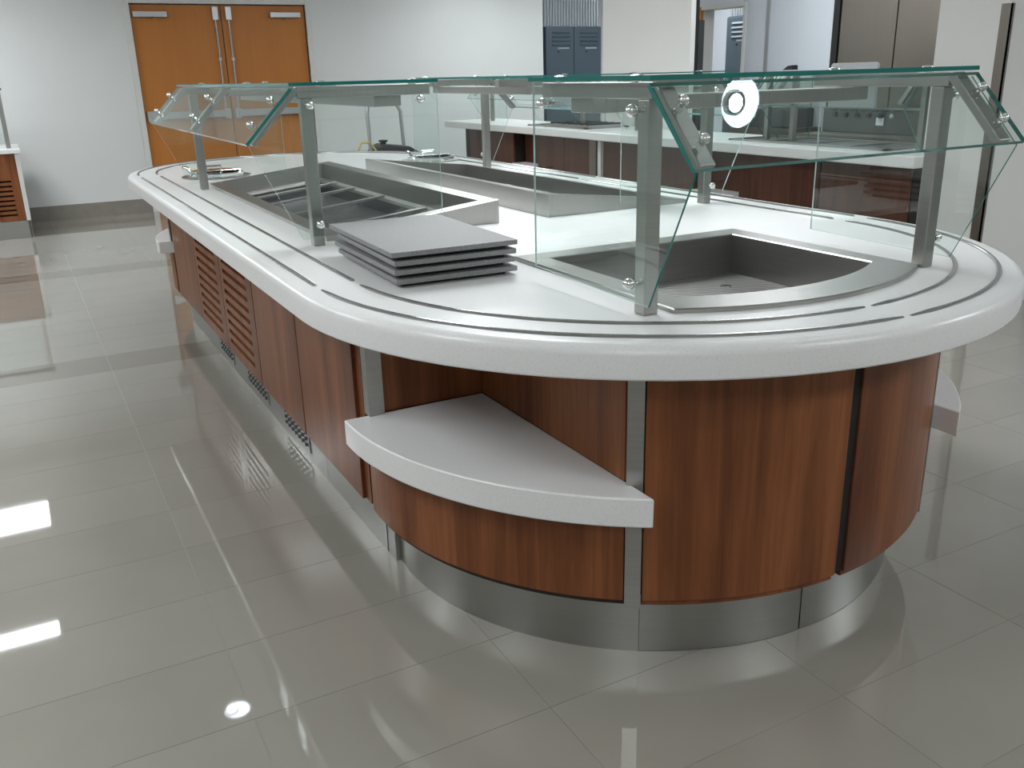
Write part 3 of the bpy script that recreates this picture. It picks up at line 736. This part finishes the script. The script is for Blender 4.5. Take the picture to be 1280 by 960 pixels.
# ------------------------------------------------------------------ kitchen behind the counters
th = thing('steel_refrigerator', 'tall brown-grey stainless steel cabinet behind the right counter', 'refrigerator', (4.95, 3.0, 0))
bx('body', (4.66, 5.3, 2.44, 3.58, 0.08, 1.94), M['steel_kit'], th)
bx('door', (4.625, 4.658, 2.45, 3.0, 0.12, 1.925), M['steel_kit'], th, bevel=0.004)
bx('door', (4.625, 4.658, 3.01, 3.57, 0.12, 1.925), M['steel_kit'], th, bevel=0.004)
bx('base', (4.68, 5.28, 2.48, 3.54, 0.0, 0.08), M['black'], th)
th = thing('cooking_range', 'grey kitchen range with control panel and rounded splash plate behind the right counter', 'range', (4.05, 2.75, 0))
bx('body', (3.86, 4.25, 2.25, 3.22, 0.1, 0.90), M['steel_kit'], th)
bx('legs_base', (3.9, 4.2, 2.3, 3.17, 0.0, 0.1), M['black'], th)
cp = bx('control_panel', (4.12, 4.25, 2.28, 3.20, 0.9005, 1.09), M['steel_dark'], th, bevel=0.01)
for q in range(6):
    bm = bmesh.new(); lathe(bm, [(0.02, 0), (0.018, 0.022), (0.001, 0.023)], (4.12, 2.52 + q * 0.11, 1.035), (-1, 0, 0), 14); obj('knob', bm, M['black'] if q else M['chrome'], cp)
for q in range(8):
    bx('vent_slot', (4.115, 4.121, 2.36 + q * 0.10, 2.42 + q * 0.10, 1.062, 1.075), M['black'], cp)
bx('display', (4.113, 4.121, 2.60, 2.67, 0.965, 1.02), M['wall_cool'], cp)
bm = bmesh.new(); poly = [(2.72, 1.085), (3.17, 1.085), (3.17, 1.37)] + [(3.14 + 0.03 * math.cos(a), 1.385 + 0.03 * math.sin(a)) for a in (0.3, 0.8, 1.3)] + [(2.75 + 0.03 * math.cos(a), 1.385 + 0.03 * math.sin(a)) for a in (1.8, 2.3, 2.8)] + [(2.72, 1.37)]
prism(bm, poly, 4.13, 4.16, 0, lambda y, z, x: (x, y, z)); obj('splash_plate', bm, M['alu'], th, bevel=0.004)
th = thing('kitchen_appliance', 'pale green-white appliance beside the black handset behind the right counter', 'appliance', (4.3, 3.75, 0))
bx('stand', (4.22, 4.55, 3.62, 4.40, 0.0, 0.90), M['steel_kit'], th)
bx('lower_case', (4.22, 4.5, 3.66, 4.38, 0.9005, 1.06), M['steel_dark'], th, bevel=0.01)
bx('upper_case', (4.2, 4.5, 3.66, 4.02, 1.0605, 1.33), M['pvc'], th, bevel=0.03)
th = thing('handset', 'small black wedge-shaped handset on top of the pale appliance', 'handset', (4.3, 3.8, 1.33))
bm = bmesh.new(); prism(bm, [(3.715, 1.331), (3.87, 1.331), (3.86, 1.36), (3.78, 1.405), (3.73, 1.41)], 4.27, 4.34, 0, lambda y, z, x: (x, y, z)); obj('body', bm, M['black'], th, bevel=0.006)

# lockers
def locker(label, loc, rot, n=2, wdt=0.455):
    th = thing('louvred_locker', label, 'locker', (0, 0, 0), 'slate grey lockers')
    W = n * wdt
    bx('body', (0, W, 0.02, 0.5, 0, 1.995), M['locker'], th)
    for k in range(n):
        x0 = k * wdt
        dr = bx('door', (x0 + .004, x0 + wdt - .004, 0.0, 0.019, 0.05, 1.985), M['locker'], th, bevel=0.003)
        for q in range(4):
            z = 1.93 - q * 0.052
            bm = bmesh.new(); v = [bm.verts.new(p) for p in ((x0 + .10, -0.001, z), (x0 + wdt - .06, -0.001, z), (x0 + wdt - .06, -0.016, z - .022), (x0 + .10, -0.016, z - .022), (x0 + .10, -0.001, z - .026), (x0 + wdt - .06, -0.001, z - .026))]
            bm.faces.new((v[0], v[1], v[2], v[3])); bm.faces.new((v[3], v[2], v[5], v[4])); bm.faces.new((v[0], v[3], v[4])); bm.faces.new((v[1], v[5], v[2])); bm.faces.new((v[0], v[4], v[5], v[1]))
            obj('louvre', bm, M['locker'], dr)
        bx('number_plate', (x0 + .19, x0 + wdt - .08, -0.003, -0.0005, 1.705, 1.725), M['alu'], dr)
        bm = bmesh.new(); lathe(bm, [(0.012, 0), (0.012, 0.012), (0.001, 0.014)], (x0 + .20, 0, 1.67), (0, -1, 0), 12); obj('lock', bm, M['black'], dr)
    bm = bmesh.new(); nr = int(W / 0.045)
    for k in range(nr):
        x = 0.01 + k * 0.045; lathe(bm, [(0.019, 0), (0.019, 0.70)], (x + .012, 0.06, 2.0), seg=8)
    box(bm, 0, W, 0.062, 0.075, 1.996, 2.70)
    obj('ribbed_panel', bm, M['galv'], th)
    th.location = loc; th.rotation_euler = (0, 0, rot)
    return th
locker('slate grey louvred lockers under a ribbed metal sheet left of the white pier', (5.09, 9.2, 0), 0)
locker('slate grey louvred locker seen through the kitchen doorway', (6.45, 7.09, 0), -PI / 2)

# ------------------------------------------------------------------ left wall cabinet
th = thing('wall_cabinet', 'brown louvred serving cabinet with white top at the far left by the wall', 'cabinet', (-2.4, 8.2, 0))
bx('top', (-3.6, -1.545, 7.73, 8.70, 0.80, 0.84), M['solid'], th, bevel=0.004)
bx('carcass', (-3.55, -1.60, 7.80, 8.66, 0.17, 0.799), M['wood_dark'], th)
bx('plinth', (-3.5, -1.59, 7.77, 8.6, 0.0, 0.17), M['plinth'], th)
bx('side_trim', (-1.60, -1.562, 7.75, 8.66, 0.172, 0.799), M['frame'], th)
for x0, x1 in ((-2.5, -1.605), (-3.5, -2.51)):
    bm = bmesh.new(); a, b = x0 + 0.1, x1 - 0.065
    box(bm, x0, a, 7.755, 7.797, 0.175, 0.795); box(bm, b, x1, 7.755, 7.797, 0.175, 0.795)
    zs = 0.175
    for q in range(9):
        zz = 0.23 + q * 0.045; top = zz - 0.009 if q < 8 else 0.795
        box(bm, a, b, 7.755, 7.797, zs, top); zs = zz + 0.009
    obj('louvre_panel', bm, M['wood'], th)
th = thing('guard_post', 'slim dark steel guard post standing on the far left cabinet', 'post', (-1.63, 7.92, 0.84))
bx('post', (-1.655, -1.615, 7.90, 7.94, 0.841, 1.37), M['steel'], th)
bx('top_bar', (-3.2, -1.60, 7.89, 7.95, 1.3705, 1.39), M['steel_dark'], th)
bx('glass_panel', (-3.2, -1.66, 7.916, 7.924, 0.87, 1.37), M['glass'], th)

# ------------------------------------------------------------------ cleaning machine behind the island
th = thing('cleaning_machine', 'grey tube handled cleaning machine with a black lid behind the far end of the island', 'cleaning machine', (1.7, 6.5, 0))
bx('base', (1.50, 1.92, 6.35, 6.75, 0.03, 0.62), M['alu'], th, bevel=0.03)
bm = bmesh.new(); tube(bm, [(1.50, 6.5, 0.5), (1.485, 6.5, 1.06), (1.50, 6.5, 1.16), (1.56, 6.5, 1.21), (1.68, 6.5, 1.215), (1.77, 6.5, 1.18), (1.83, 6.5, 1.08), (1.845, 6.5, 0.78), (1.85, 6.5, 0.5)], 0.017, 10); obj('tube_handle', bm, M['alu'], th, smooth=True)
bm = bmesh.new(); prism(bm, [(1.51, 0.62), (2.0, 0.62), (1.95, 0.69), (1.86, 0.745), (1.62, 0.775), (1.55, 0.75), (1.51, 0.70)], 6.36, 6.66, 0, lambda x, z, y: (x, y, z)); obj('lid', bm, M['black'], th, bevel=0.012)
bm = bmesh.new(); lathe(bm, [(0.03, 0), (0.03, 0.025), (0.045, 0.03), (0.045, 0.045), (0.001, 0.05)], (1.63, 6.5, 0.765), seg=14); obj('lid_knob', bm, M['black'], th)
bm = bmesh.new(); tube(bm, [(1.52, 6.42, 0.72), (1.46, 6.42, 0.80), (1.38, 6.42, 0.80), (1.34, 6.42, 0.72), (1.34, 6.42, 0.55)], 0.011, 8); obj('hose', bm, M['yellow'], th, smooth=True)
for x, y in ((1.55, 6.4), (1.87, 6.4), (1.55, 6.7), (1.87, 6.7)):
    bm = bmesh.new(); lathe(bm, [(0.03, -0.012), (0.03, 0.012)], (x, y, 0.03), (1, 0, 0), 12); obj('castor', bm, M['black'], th)
